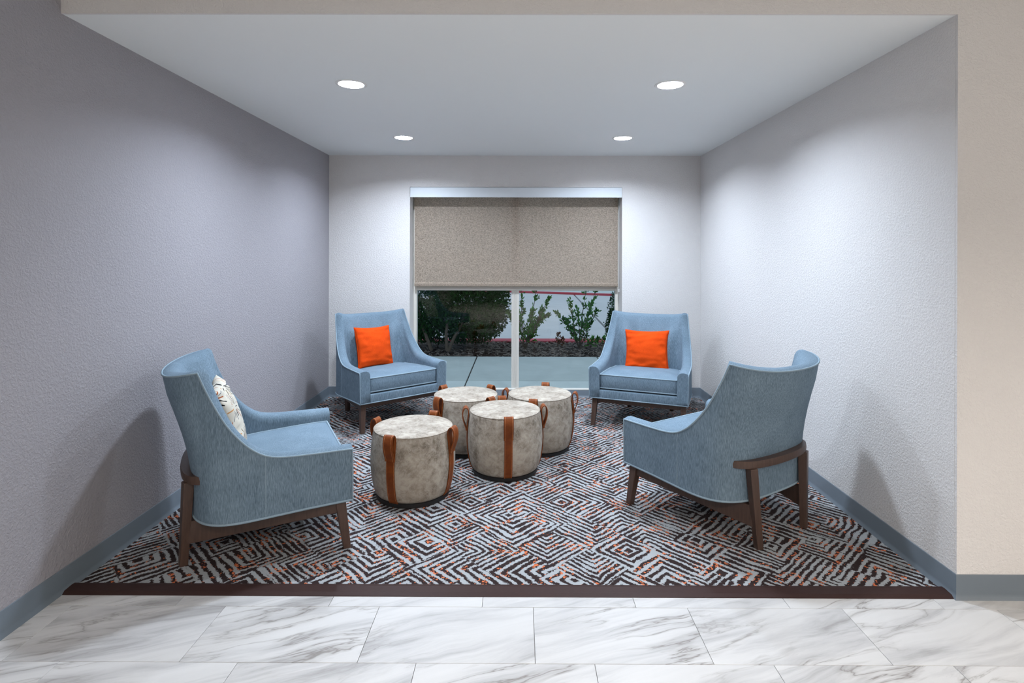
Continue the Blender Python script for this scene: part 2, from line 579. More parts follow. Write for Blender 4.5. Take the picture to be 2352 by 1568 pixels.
bm = bmesh.new(); box(bm, XL - 0.15, LX1 + 0.15, LY0 - 0.15, LY0, -0.01, ZL + 0.2)
struct('wall_lobby_end', bm, M['wall_dark'])

# ceilings with round holes for the downlights
ALC = [(-0.982, 3.232), (0.876, 3.236), (-0.981, 4.692), (0.872, 4.695)]
LOB = [(-0.35, -0.55), (1.55, -0.55), (3.45, -0.55), (-0.35, -2.6), (1.55, -2.6), (3.45, -2.6)]
CAN_R, CAN_H = 0.073, 0.042
def holed(name, x0, x1, y0, y1, z, holes):
    b = bmesh.new()
    def loop(pts):
        vv = [b.verts.new((p[0], p[1], z)) for p in pts]
        return [b.edges.new((vv[i], vv[(i + 1) % len(vv)])) for i in range(len(vv))]
    E_ = loop([(x0, y0), (x1, y0), (x1, y1), (x0, y1)])
    for hx, hy in holes:
        E_ += loop([(hx + CAN_R * math.cos(2 * PI * k / 40), hy + CAN_R * math.sin(2 * PI * k / 40)) for k in range(40)])
    bmesh.ops.triangle_fill(b, edges=E_, use_beauty=True, normal=(0, 0, -1))
    for f in b.faces:
        if f.normal.z > 0: f.normal_flip()
    box(b, x0, x1, y0, y1, z + 0.12, z + 0.16)
    o = obj(name, b, M['ceiling'], recalc=False)
    o['kind'] = 'structure'
    return o
holed('ceiling', XL, XR, YF + 0.012, YB + 0.2, ZC, ALC)
holed('ceiling_lobby', XL, LX1, LY0, YF, ZL, LOB)

# cove baseboards
def baseboard(name, pts, h=0.098):
    """pts: floor line of the wall faces, room on the left-hand side of travel"""
    b = bmesh.new()
    prof = [(0.0, 0.0), (0.016, 0.0), (0.0135, 0.004), (0.008, 0.012), (0.005, 0.022), (0.005, h - 0.006), (0.003, h - 0.001), (0.0, h)]
    P = [Vector((x, y)) for x, y in pts]
    nrm = []
    for i in range(len(P)):
        ds = []
        if i > 0: ds.append((P[i] - P[i - 1]).normalized())
        if i < len(P) - 1: ds.append((P[i + 1] - P[i]).normalized())
        ns = [Vector((-d.y, d.x)) for d in ds]
        if len(ns) == 2:
            s = ns[0] + ns[1]
            nrm.append(s / (1 + ns[0].dot(ns[1])))
        else: nrm.append(ns[0])
    R = [[b.verts.new((p.x + n_.x * o_, p.y + n_.y * o_, z + 0.0003)) for o_, z in prof] for p, n_ in zip(P, nrm)]
    for a, c in zip(R[:-1], R[1:]):
        for k in range(len(prof) - 1):
            b.faces.new((a[k], a[k + 1], c[k + 1], c[k]))
    b.faces.new(R[0]); b.faces.new(R[-1][::-1])
    return struct(name, b, M['base'], smooth=True, angle=40)
baseboard('baseboard_left', [(XL, YB), (XL, LY0)])
baseboard('baseboard_back', [(WX0 - 0.0, YB), (XL + 0.0, YB)])
baseboard('baseboard_back_right', [(XR, YB), (WX1, YB)])
baseboard('baseboard_window', [(WX1, YB), (WX0, YB)], 0.068)
baseboard('baseboard_right', [(LX1, YF), (XR, YF), (XR, YB)])

# ------------------------------------------------------------------ window
win = empty('window_1', ((WX0 + WX1) / 2, WYF, WZ0))
win['kind'] = 'structure'
def wpart(name, x0, x1, y0, y1, z0, z1, mat, bev=0.003, parent=win):
    b = bmesh.new()
    ox, oy, oz = win.location
    box(b, x0 - ox, x1 - ox, y0 - oy, y1 - oy, z0 - oz, z1 - oz, bev)
    return obj(name, b, mat, parent)
FX0, FX1 = WX0 + 0.001, WX1 - 0.001
wpart('jamb', FX0, FX0 + 0.032, WYF, WYF + 0.07, 0.0005, WZ1, M['frame'])
wpart('jamb', FX1 - 0.032, FX1, WYF, WYF + 0.07, 0.0005, WZ1, M['frame'])
wpart('head', FX0 + 0.032, FX1 - 0.032, WYF, WYF + 0.07, WZ1 - 0.06, WZ1 - 0.001, M['frame'])
wpart('bottom_rail', FX0 + 0.032, FX1 - 0.032, WYF, WYF + 0.07, 0.0005, 0.022, M['frame'])
wpart('transom', FX0 + 0.032, FX1 - 0.032, WYF, WYF + 0.07, 1.045, 1.090, M['frame'])
for z0, z1 in ((0.022, 1.045), (1.090, WZ1 - 0.06)):
    mu = wpart('mullion', -0.080, -0.002, WYF + 0.004, WYF + 0.066, z0, z1, M['frame'])
    for k in range(3):
        wpart('mullion_bead', -0.066 + k * 0.018, -0.058 + k * 0.018, WYF - 0.002, WYF + 0.004, z0, z1, M['frame'], 0.002)
for (x0, x1) in ((FX0 + 0.032, -0.080), (-0.002, FX1 - 0.032)):
    for z0, z1 in ((0.022, 1.045), (1.090, WZ1 - 0.06)):
        wpart('pane', x0, x1, WYF + 0.030, WYF + 0.036, z0, z1, M['glass'], 0)
wpart('sill', WX0 + 0.0005, WX1 - 0.0005, YB - 0.004, YB + 0.052, WZ0 + 0.0003, WZ0 + 0.008, M['frame'], 0.001)

# roller blind
rb = empty('roller_blind', ((WX0 + WX1) / 2, 5.60, 1.09))
tag(rb, 'beige woven roller blind half lowered under a pale metal valance over the window', 'blind')
def rpart(name, x0, x1, y0, y1, z0, z1, mat, bev=0.0, parent=rb):
    b = bmesh.new()
    ox, oy, oz = rb.location
    box(b, x0 - ox, x1 - ox, y0 - oy, y1 - oy, z0 - oz, z1 - oz, bev)
    return obj(name, b, mat, parent)
rpart('valance', WX0 + 0.004, WX1 - 0.004, YB - 0.012, YB - 0.006, 1.983, WZ1 - 0.004, M['valance'], 0.002)
rpart('valance_top', WX0 + 0.004, WX1 - 0.004, YB - 0.006, YB + 0.16, WZ1 - 0.010, WZ1 - 0.004, M['valance'])
rpart('fabric', WX0 + 0.020, WX1 - 0.018, 5.668, 5.6692, 1.105, 2.05, M['blind'])
b = bmesh.new()
for k in range(1):
    pts = [(0.0, 0.0), (-0.010, 0.006), (-0.011, 0.030), (0.0, 0.040), (0.0015, 0.020)]
    y0 = 5.6685 - rb.location.y
    A_ = [b.verts.new((WX0 + 0.020 - rb.location.x, y0 + p[0], p[1])) for p in pts]
    B_ = [b.verts.new((WX1 - 0.018 - rb.location.x, y0 + p[0], p[1])) for p in pts]
    for i in range(5):
        j = (i + 1) % 5
        b.faces.new((A_[i], A_[j], B_[j], B_[i]))
    b.faces.new(A_[::-1]); b.faces.new(B_)
obj('hem_bar', b, M['blind'], rb)
b = bmesh.new()
lathe(b, [(0, -1.03), (0.024, -1.03), (0.024, 1.03), (0, 1.03)], 20)
ro = obj('roller_tube', b, M['white_metal'], rb, smooth=True, angle=40)
ro.rotation_euler = (0, PI / 2, 0); ro.location = (0, 0.095, 0.955)
b = bmesh.new()
cx_ = WX1 - 0.0095 - rb.location.x
ch = []
for k in range(40):
    t = 2 * PI * k / 40
    ch.append((cx_, 0.050 + 0.012 * math.cos(t), 0.42 + 0.44 * math.copysign(abs(math.sin(t)) ** 0.35, math.sin(t))))
tube(b, ch, 0.0022, 5, closed=True)
obj('pull_chain', b, M['chain'], rb, smooth=True)
b = bmesh.new()
box(b, cx_ - 0.006, cx_ + 0.006, 0.034, 0.064, -0.055, -0.020, 0.002)
obj('chain_clip', b, M['chain'], rb)

# ------------------------------------------------------------------ downlights
def downlight(name, x, y, z, label, group, power, colr, lens):
    t = empty(name, (x, y, z))
    tag(t, label, 'light', group)
    b = bmesh.new()
    lathe(b, [(CAN_R - 0.001, -0.002), (CAN_R + 0.002, -0.004), (CAN_R + 0.014, -0.003), (CAN_R + 0.017, -0.0005)], 48)
    obj('trim_ring', b, M['white_metal'], t, smooth=True)
    b = bmesh.new()
    lathe(b, [(CAN_R - 0.001, -0.002), (CAN_R - 0.001, CAN_H)], 48)
    obj('can', b, M['white_metal'], t, smooth=True)
    b = bmesh.new()
    lathe(b, [(0, CAN_H - 0.002), (CAN_R - 0.001, CAN_H)], 48)
    obj('lens', b, lens, t)
    ld = bpy.data.lights.new(name + '_light', 'AREA')
    ld.shape = 'DISK'; ld.size = (CAN_R - 0.004) * 2
    ld.energy = power; ld.color = colr
    lo = bpy.data.objects.new('lamp', ld)
    COL.objects.link(lo); lo.parent = t
    lo.location = (0, 0, CAN_H - 0.006)
    return t
names = ['nearer the lobby on the dark wall side', 'nearer the lobby on the pale wall side', 'nearer the window on the dark wall side', 'nearer the window on the pale wall side']
for (x, y), nm in zip(ALC, names):
    downlight('recessed_downlight', x, y, ZC, 'round recessed alcove ceiling downlight ' + nm, 'alcove ceiling downlights', ALCOVE_W, ALCOVE_C, M['lens'])
for (x, y) in LOB:
    downlight('lobby_downlight', x, y, ZL, 'round recessed downlight in the lobby ceiling behind the opening', 'lobby ceiling downlights', LOBBY_W, LOBBY_C, M['lens_warm'])

# ------------------------------------------------------------------ armchair
def smoothstep(t):
    t = min(max(t, 0), 1); return t * t * (3 - 2 * t)

def chair_columns():
    """half of the shell, front to rear middle: list of (bottom, top, thickness)"""
    top1 = catmull([(.397, .323, .478), (.3955, .16, .481), (.3935, .03, .486), (.390, -.045, .499), (.385, -.10, .529), (.379, -.15, .574),
                    (.368, -.207, .645), (.357, -.25, .72), (.345, -.292, .806), (.334, -.3255, .888)], 34)
    top2 = catmull([(.334, -.3255, .888), (.322, -.362, .882), (.288, -.407, .873), (.235, -.442, .865), (.168, -.466, .859), (.085, -.480, .856), (0, -.485, .855)], 16)
    bot_s = []
    a, bb, yc, n = .388, .298, -.06, 3.2
    pts = [(.392, .325), (.390, .15), (.388, .02), (.388, -.06)]
    for k in range(1, 19):
        th = PI / 2 * k / 18
        c, s = math.cos(th), math.sin(th)
        pts.append((a * abs(c) ** (2 / n), yc - bb * abs(s) ** (2 / n)))
    bz = lambda y: .234 - .014 * smoothstep((.32 - y) / .6)
    pts3 = [(x, y, bz(y)) for x, y in pts]
    dense = catmull(pts3, 200)
    # find where each section of the bottom line ends
    L = [0]
    for p_, q_ in zip(dense[:-1], dense[1:]): L.append(L[-1] + (q_ - p_).length)
    def at(s):
        s = min(max(s, 0), L[-1])
        for i in range(len(L) - 1):
            if L[i + 1] >= s:
                return dense[i].lerp(dense[i + 1], (s - L[i]) / max(L[i + 1] - L[i], 1e-9))
        return dense[-1]
    iw = min(range(len(dense)), key=lambda i: abs(dense[i].y + .305) + (9 if dense[i].x < .2 else 0))
    Lw = L[iw]
    def mapf(i, n1):
        # arm part advances with y, wing part slower
        return i
    cols = []
    Lt = [0]
    for p_, q_ in zip(top1[:-1], top1[1:]): Lt.append(Lt[-1] + (q_.xy - p_.xy).length)
    for i, t in enumerate(top1):
        cols.append((at(Lw * Lt[i] / Lt[-1]), t, .085 - .018 * smoothstep(i / 34)))
    for i, t in enumerate(top2[1:], 1):
        cols.append((at(Lw + (L[-1] - Lw) * i / 16), t, .067 + .040 * math.sin(PI * min(i / 11, 1)) + .010 * i / 16))
    return cols

def column_point(bot, top, t, rearness):
    p = bot.lerp(top, t)
    # the rear stays upright low down, then leans
    p.y += rearness * .034 * math.sin(PI * min(t / .85, 1)) * (1 - .35 * t)
    return p

HALF = chair_columns()
NT1 = 34
def make_shell():
    cols = [(Vector((-b.x, b.y, b.z)), Vector((-t.x, t.y, t.z)), th) for b, t, th in HALF] + [c for c in HALF[-2::-1]]
    # left side first; run from left front round the rear to right front
    n = len(cols)
    mid = n // 2
    rows_o = 14
    bmm = bmesh.new()
    outer, inner = [], []
    tops, inn_tops = [], []
    plan = []
    def outline(t):
        out = []
        for i, (b, tp, th) in enumerate(cols):
            k = abs(i - mid) / mid
            rear = smoothstep((0.45 - k) / 0.35)
            out.append(column_point(b, tp, t, rear))
        return out
    rows = [outline(r / rows_o) for r in range(rows_o + 1)]
    # plan normals taken from the mean of the bottom and top lines
    nrm = []
    for i in range(n):
        def tang(line):
            d = line[min(i + 1, n - 1)] - line[max(i - 1, 0)]
            d.z = 0
            return d.normalized() if d.length > 1e-6 else Vector((0, 0, 0))
        d = (tang(rows[2]) + tang(rows[-1])).normalized()
        nrm.append(Vector((-d.y, d.x, 0)))
    # travel: left front -> rear -> right front ; inward is to the left of travel
    c0 = Vector((0, 0, 0))
    for i in range(n):
        p = rows[-1][i]
        if (Vector((0, .1, 0)) - Vector((p.x, p.y, 0))).dot(nrm[i]) < 0: nrm[i] = -nrm[i]
    for it in range(9):
        nrm = [(nrm[max(i - 1, 0)] + nrm[i] * 2 + nrm[min(i + 1, n - 1)]).normalized() for i in range(n)]
    VO = [[bmm.verts.new(rows[r][i]) for i in range(n)] for r in range(rows_o + 1)]
    # crown over the top
    crown = []
    for f, dz in ((.15, .007), (.40, .0115), (.65, .010), (.86, .001)):
        crown.append([bmm.verts.new(rows[-1][i] + nrm[i] * cols[i][2] * f + Vector((0, 0, dz))) for i in range(n)])
    # inner face down to the deck
    rows_i = 12
    VI = []
    for r in range(rows_i + 1):
        line = []
        for i in range(n):
            b, tp, th = cols[i]
            ztop, zlow = tp.z - .016, b.z + .001
            z = ztop + (zlow - ztop) * r / rows_i
            t = (z - b.z) / (tp.z - b.z)
            k = abs(i - mid) / mid
            p = column_point(b, tp, min(max(t, 0), 1), smoothstep((0.45 - k) / 0.35))
            wing = smoothstep((i if i < mid else n - 1 - i) / 26 - .45)
            grow = 1 + .45 * wing * smoothstep((ztop - z) / .16)
            line.append(bmm.verts.new(Vector((p.x, p.y, z)) + nrm[i] * th * grow))
        VI.append(line)
    strips = VO + crown + VI
    for a, c in zip(strips[:-1], strips[1:]):
        for i in range(n - 1):
            bmm.faces.new((a[i], a[i + 1], c[i + 1], c[i]))
    # arm fronts and underside closing
    for i in (0, n - 1):
        ring = [s[i] for s in strips]
        bmm.faces.new(ring if i else ring[::-1])
    a, c = VO[0], VI[-1]
    for i in range(n - 1):
        bmm.faces.new((a[i], c[i], c[i + 1], a[i + 1]))
    for e in bmm.edges:
        pass
    bmesh.ops.recalc_face_normals(bmm, faces=bmm.faces[:])
    for f in bmm.faces: f.smooth = True
    sharp = set()
    for i in range(n - 1):
        for line in (VO[0], VO[-1], VI[-1]):
            e = bmm.edges.get((line[i], line[i + 1]))
            if e: e.smooth = False
    for i in (0, n - 1):
        for s0, s1 in zip(strips[:-1], strips[1:]):
            e = bmm.edges.get((s0[i], s1[i]))
            if e: e.smooth = False
    welt_top = [v.co.copy() for v in VO[-1]]
    welt_bot = [v.co.copy() for v in VO[0]]
    seam = [[VO[r][k].co.copy() for r in range(rows_o + 1)] for k in (seam_col, n - 1 - seam_col)]
    fronts = [[VO[r][k].co.copy() for r in range(rows_o + 1)] for k in (0, n - 1)]
    return bmm, welt_top, welt_bot, fronts, seam
seam_col = min(range(NT1), key=lambda i: abs(HALF[i][1].y + .066))

def seat_cushion_bm():
    b = bmesh.new()
    hw, y0, y1, z0, z1 = .3065, -.285, .306, .3155, .424
    nx, ny = 20, 18
    def P(u, v, s):                                  # u,v in -1..1 ; s top/bottom
        x = hw * u; y = (y0 + y1) / 2 + (y1 - y0) / 2 * v
        # narrower towards the rear so that it follows the shell
        x *= 1 - .10 * smoothstep((-.02 - y) / .25)
        e = (1 - abs(u) ** 4) * (1 - abs(v) ** 4)
        z = (z1 - .020 * smoothstep((.28 - y) / .5) + .022 * e) if s > 0 else z0
        if s > 0: z += .004 * mnoise.noise(Vector((x * 7, y * 7, 3.1))) * e
        return Vector((x, y, z))
    top = [[b.verts.new(P(-1 + 2 * i / nx, -1 + 2 * j / ny, 1)) for i in range(nx + 1)] for j in range(ny + 1)]
    bot = [[b.verts.new(P(-1 + 2 * i / nx, -1 + 2 * j / ny, -1)) for i in range(nx + 1)] for j in range(ny + 1)]
    for j in range(ny):
        for i in range(nx):
            b.faces.new((top[j][i], top[j][i + 1], top[j + 1][i + 1], top[j + 1][i]))
            b.faces.new((bot[j][i], bot[j + 1][i], bot[j + 1][i + 1], bot[j][i + 1]))
    loop = [(0, i) for i in range(nx + 1)] + [(j, nx) for j in range(1, ny + 1)] + [(ny, i) for i in range(nx - 1, -1, -1)] + [(j, 0) for j in range(ny - 1, 0, -1)]
    m = len(loop)
    cen = Vector((0, 0, 0))
    prev = [bot[j][i] for j, i in loop]
    for k, f in enumerate((.2, .5, .8)):
        bulge = (.006, .009, .006)[k]
        cur = []
        for j, i in loop:
            p = bot[j][i].co.lerp(top[j][i].co, f)
            d = Vector((p.x / hw, (p.y) / .3, 0)); 
            ax = Vector((math.copysign(1, d.x), 0, 0)) if i in (0, nx) else Vector((0, math.copysign(1, d.y), 0))
            cur.append(b.verts.new(p + ax * (bulge if ax.y > 0 else bulge * .4)))
        for q in range(m):
            b.faces.new((prev[q], prev[(q + 1) % m], cur[(q + 1) % m], cur[q]))
        prev = cur
    last = [top[j][i] for j, i in loop]
    for q in range(m):
        b.faces.new((prev[q], prev[(q + 1) % m], last[(q + 1) % m], last[q]))
    t_loop = [v.co.copy() for v in last]
    b_loop = [bot[j][i].co.copy() for j, i in loop]
    bmesh.ops.recalc_face_normals(b, faces=b.faces[:])
    for f in b.faces: f.smooth = True
    for lp in (last, [bot[j][i] for j, i in loop]):
        for q in range(m):
            e = b.edges.get((lp[q], lp[(q + 1) % m]))
            if e: e.smooth = False
    return b, t_loop, b_loop

def make_chair():
    root = empty('armchair')
    b, wt, wb, fronts, seam = make_shell()
    sh = obj('shell', b, M['fabric'], root, recalc=False)
    b = bmesh.new()
    tube(b, wt, .0048, 6); tube(b, wb, .0055, 6)
    for f in fronts: tube(b, f, .0040, 6)
    for s in seam: tube(b, [p for p in s], .0016, 5)
    # bottom front welt
    tube(b, [wb[0], Vector((0, .327, .2345)), wb[-1]], .0045, 6)
    obj('piping', b, M['welt'], sh, smooth=True)
    # front rail of the seat under the cushion, upholstered
    b = bmesh.new()
    box(b, -.316, .316, -.25, .3225, .2325, .301, .008, 3)
    obj('front_panel', b, M['fabric'], root, smooth=True, angle=50)
    b, tl, bl = seat_cushion_bm()
    cu = obj('seat_cushion', b, M['fabric'], root, recalc=False)
    b = bmesh.new()
    tube(b, tl, .0056, 6, closed=True); tube(b, bl, .0056, 6, closed=True)
    obj('piping', b, M['welt'], cu, smooth=True)
    # frame: front legs splay forwards and out, rear legs lean back under the curved rail
    for s in (-1, 1):
        b = bmesh.new()
        tx, ty, tw, td = .352, .272, .022, .024
        fx, fy, fw, fd = .367, .303, .0165, .017
        bot = [(s * fx - fw, fy - fd, 0), (s * fx + fw, fy - fd, 0), (s * fx + fw, fy + fd, 0), (s * fx - fw, fy + fd, 0)]
        top = [(s * tx - tw, ty - td, .2318), (s * tx + tw, ty - td, .2318), (s * tx + tw, ty + td, .2318), (s * tx - tw, ty + td, .2318)]
        hexa(b, bot + top, .003)
        obj('leg', b, M['wood'], root)
        b = bmesh.new()
        fx, fy = .194, -.386
        tx, ty = .222, -.366
        rot = s * math.radians(18)
        def quad(cx, cy, w, d, z):
            out = []
            for ux, uy in ((-1, -1), (1, -1), (1, 1), (-1, 1)):
                x, y = ux * w, uy * d
                out.append((s * cx + x * math.cos(rot) - y * math.sin(rot), cy + x * math.sin(rot) + y * math.cos(rot), z))
            return out
        hexa(b, quad(fx, fy, .0165, .0165, 0) + quad(tx, ty, .021, .022, .386), .003)
        obj('leg', b, M['wood'], root)
        # side rail: a board deep at the rear, slim at the front
        b = bmesh.new()
        t = .011
        A0, A1 = Vector((s * .206, -.366)), Vector((s * .352, .262))
        d = (A1 - A0).normalized(); nn = Vector((-d.y, d.x)) * t
        def cor(a, sg, z): return (a.x + sg * nn.x, a.y + sg * nn.y, z)
        hexa(b, [cor(A0, -1, .100), cor(A1, -1, .172), cor(A1, 1, .172), cor(A0, 1, .100),
                 cor(A0, -1, .202), cor(A1, -1, .2315), cor(A1, 1, .2315), cor(A0, 1, .202)], .002)
        # keep the board under the upholstery
        obj('side_rail', b, M['wood'], root)
    b = bmesh.new()
    box(b, -.335, .335, .262, .284, .188, .2316, .002)
    obj('front_rail', b, M['wood'], root)
    # curved rear rail that cradles the shell
    b = bmesh.new()
    arc = catmull([(-.283, -.285, 0), (-.262, -.330, 0), (-.205, -.362, 0), (-.11, -.380, 0), (0, -.386, 0), (.11, -.380, 0), (.205, -.362, 0), (.262, -.330, 0), (.283, -.285, 0)], 40)
    th = .018
    prof = [(-th, .386), (th, .386), (th + .002, .404), (th - .001, .421), (-th - .004, .421), (-th - .004, .404)]
    R = []
    for i, p in enumerate(arc):
        d = (arc[min(i + 1, 40)] - arc[max(i - 1, 0)]).normalized()
        o_ = Vector((d.y, -d.x, 0))                  # outward (rear)
        k = abs(i - 20) / 20
        R.append([b.verts.new(p + o_ * (a + .004) + Vector((0, 0, z))) for a, z in prof])
    for A_, B_ in zip(R[:-1], R[1:]):
        for k in range(6):
            b.faces.new((A_[k], A_[(k + 1) % 6], B_[(k + 1) % 6], B_[k]))
    b.faces.new(R[0][::-1]); b.faces.new(R[-1])
    obj('back_rail', b, M['wood'], root, smooth=True, angle=35)
    return root

CH = [((-1.2642, 2.8561), -62.68, 'blue-grey armchair beside the dark grey wall, holding the starburst print pillow'),
      ((1.1041, 3.1001), 33.14, 'blue-grey armchair without a pillow, seen from behind by the pale wall'),
      ((-1.150, 4.8401), -139.91, 'blue-grey armchair with orange pillow in the corner of the dark wall and window wall'),
      ((1.0677, 4.7648), 158.41, 'blue-grey armchair with orange pillow in the corner of the pale wall and window wall')]
proto = make_chair()
chairs = []
for i, ((x, y), a, lab) in enumerate(CH):
    c = proto if i == 0 else copy_tree(proto)
    c.location = (x, y, 0); c.rotation_euler = (0, 0, math.radians(a))
    tag(c, lab, 'armchair', 'blue-grey lounge armchairs')
    chairs.append(c)

# ------------------------------------------------------------------ pillows
def pillow_mesh(name, hw, hh, T_, mat, seed):
    b = bmesh.new()
    N_ = 30
    def P(u, v, s):
        pin = .085
        x = u * hw * (1 - pin * (1 - v * v)); z = v * hh * (1 - pin * (1 - u * u))
        f = max((1 - u * u) * (1 - v * v), 0) ** .42
        y = s * T_ * f
        e = max(abs(u), abs(v))
        wr = mnoise.noise(Vector((u * 2.2 + seed, v * 5.5, s * 3 + seed))) * .012 + mnoise.noise(Vector((u * 7 + seed, v * 7, s * 2))) * .004
        edge = smoothstep((e - .45) / .4) * (1 - smoothstep((e - .93) / .07))
        y += s * (wr * (f ** .5) * (.45 + edge))
        return Vector((x, y, z))
    G_ = {}
    for s in (1, -1):
        for j in range(N_ + 1):
            for i in range(N_ + 1):
                onb = i in (0, N_) or j in (0, N_)
                if s == -1 and onb:
                    G_[(s, i, j)] = G_[(1, i, j)]
                else:
                    u = -1 + 2 * i / N_; v = -1 + 2 * j / N_
                    u = math.sin(u * PI / 2) * .6 + u * .4; v = math.sin(v * PI / 2) * .6 + v * .4
                    G_[(s, i, j)] = b.verts.new(P(u, v, s))
        for j in range(N_):
            for i in range(N_):
                f = (G_[(s, i, j)], G_[(s, i + 1, j)], G_[(s, i + 1, j + 1)], G_[(s, i, j + 1)])
                b.faces.new(f if s < 0 else f[::-1])
    o = obj(name, b, mat, smooth=True)
    return o

def seam_of(o, hw, hh, mat):
    b = bmesh.new()
    pts = []
    N_ = 24
    for side in range(4):
        for k in range(N_):
            w = -1 + 2 * k / N_
            u, v = [(w, -1), (1, w), (-w, 1), (-1, -w)][side]
            pts.append((u * hw * (1 - .085 * (1 - v * v)), 0, v * hh * (1 - .085 * (1 - u * u))))
    tube(b, pts, .0022, 5, closed=True)
    return obj('seam', b, mat, o, smooth=True)

def place_pillow(o, chair, x, y, z, tilt, yaw=0, roll=0):
    # pillow face points along chair +y ; leans back by tilt
    R = Matrix.Rotation(math.radians(yaw), 4, 'Z') @ Matrix.Rotation(math.radians(tilt), 4, 'X') @ Matrix.Rotation(math.radians(roll), 4, 'Y')
    cm = Matrix.Translation(chair.location) @ Matrix.Rotation(chair.rotation_euler.z, 4, 'Z')
    o.matrix_world = cm @ Matrix.Translation((x, y, z)) @ R

p1 = pillow_mesh('throw_pillow', .186, .184, .074, M['orange'], 1.3)
seam_of(p1, .186, .184, M['orange'])
tag(p1, 'plain orange square pillow on the armchair in the dark wall corner', 'pillow', 'orange throw pillows')
place_pillow(p1, chairs[2], .030, -.200, .586, 14, yaw=10, roll=-2)
p2 = pillow_mesh('throw_pillow', .193, .182, .070, M['orange'], 6.1)
seam_of(p2, .193, .182, M['orange'])
tag(p2, 'plain orange square pillow on the armchair in the pale wall corner', 'pillow', 'orange throw pillows')
place_pillow(p2, chairs[3], .007, -.215, .562, 15, yaw=3, roll=1)
p3 = pillow_mesh('throw_pillow', .205, .195, .066, M['burst'], 3.7)
tag(p3, 'cream pillow with black and rust starburst print', 'pillow')
place_pillow(p3, chairs[0], .02, -.212, .590, 16)

# ------------------------------------------------------------------ ottomans
OT_Z = 0.395
OT_PROF = [(.205, .026), (.214, .032), (.2225, .048), (.2315, .08), (.240, .13), (.2455, .185), (.2465, .225), (.2445, .275), (.2395, .325), (.2335, .368), (.2285, .390)]
def prof_r(z):
    for (r0, z0), (r1, z1) in zip(OT_PROF[:-1], OT_PROF[1:]):
        if z0 <= z <= z1: return r0 + (r1 - r0) * (z - z0) / (z1 - z0)
    return OT_PROF[0][0] if z < OT_PROF[0][1] else OT_PROF[-1][0]

def ribbon(bm, pts, w, t):
    """closed-section strap: (r, z) centre line in the local y-z plane, width along x"""
    P = [Vector((0, p[0], p[1])) for p in pts]
    R = []
    m = len(P)
    for i, p in enumerate(P):
        d = (P[min(i + 1, m - 1)] - P[max(i - 1, 0)]).normalized()
        nn = Vector((0, -d.z, d.y)) * (t / 2)
        R.append([bm.verts.new(p + nn + Vector((-w, 0, 0))), bm.verts.new(p + nn + Vector((w, 0, 0))),
                  bm.verts.new(p - nn + Vector((w, 0, 0))), bm.verts.new(p - nn + Vector((-w, 0, 0)))])
    for A_, B_ in zip(R[:-1], R[1:]):
        for k in range(4):
            bm.faces.new((A_[k], A_[(k + 1) % 4], B_[(k + 1) % 4], B_[k]))
    bm.faces.new(R[0][::-1]); bm.faces.new(R[-1])

def make_ottoman():
    root = empty('ottoman')
    b = bmesh.new(); lathe(b, [(0, 0), (.208, 0), (.213, .004), (.213, .024), (.206, .028), (0, .028)], 72)
    obj('base', b, M['black'], root, smooth=True, angle=40)
    b = bmesh.new(); lathe(b, [(0, .027)] + OT_PROF + [(.2265, .3945)], 72)
    bo = obj('body', b, M['hide'], root, smooth=True)
    b = bmesh.new(); lathe(b, [(.2265, .3945), (.222, .3985), (.20, .4025), (.15, .4065), (.08, .409), (0, .410)], 72)
    obj('top', b, M['hide'], root, smooth=True)
    b = bmesh.new()
    tube(b, [(.2278 * math.cos(2 * PI * k / 72), .2278 * math.sin(2 * PI * k / 72), .3945) for k in range(72)], .0022, 6, closed=True)
    obj('seam', b, M['hide'], bo, smooth=True)
    for q in range(4):
        st = empty_mesh_strap(root)
        st.rotation_euler = (0, 0, q * PI / 2)
    return root

strap_me = {}
def empty_mesh_strap(root):
    if not strap_me:
        W_ = .0255
        b = bmesh.new()
        zs = [.024, .030, .04, .06, .09, .13, .17, .21, .25, .285, .30]
        ribbon(b, [(prof_r(z) + .0035, z) for z in zs], W_, .005)
        bmesh.ops.recalc_face_normals(b, faces=b.faces[:])
        me = bpy.data.meshes.new('strap'); b.to_mesh(me); b.free(); me.materials.append(M['tan']); strap_me['s'] = me
        b = bmesh.new()
        loop = [(prof_r(.272) + .0115, .272), (prof_r(.285) + .0125, .285), (.2655, .312), (.2755, .345), (.2775, .378), (.273, .402), (.264, .4145),
                (.254, .4165), (.246, .409), (.240, .396), (prof_r(.37) + .006, .372), (prof_r(.34) + .006, .34), (prof_r(.30) + .0055, .30), (prof_r(.27) + .0055, .27)]
        pts = [(p.x, p.y) for p in catmull([(a, z, 0) for a, z in loop], 44)]
        ribbon(b, pts, W_ + .0035, .006)
        bmesh.ops.recalc_face_normals(b, faces=b.faces[:])
        for f in b.faces: f.smooth = True
        for e in b.edges:
            if len(e.link_faces) == 2 and e.calc_face_angle(0) > .7: e.smooth = False
        me = bpy.data.meshes.new('handle_loop'); b.to_mesh(me); b.free(); me.materials.append(M['tan']); strap_me['l'] = me
    st = link_mesh('strap', strap_me['s'], M['tan'], root)
    link_mesh('handle_loop', strap_me['l'], M['tan'], st)
    return st

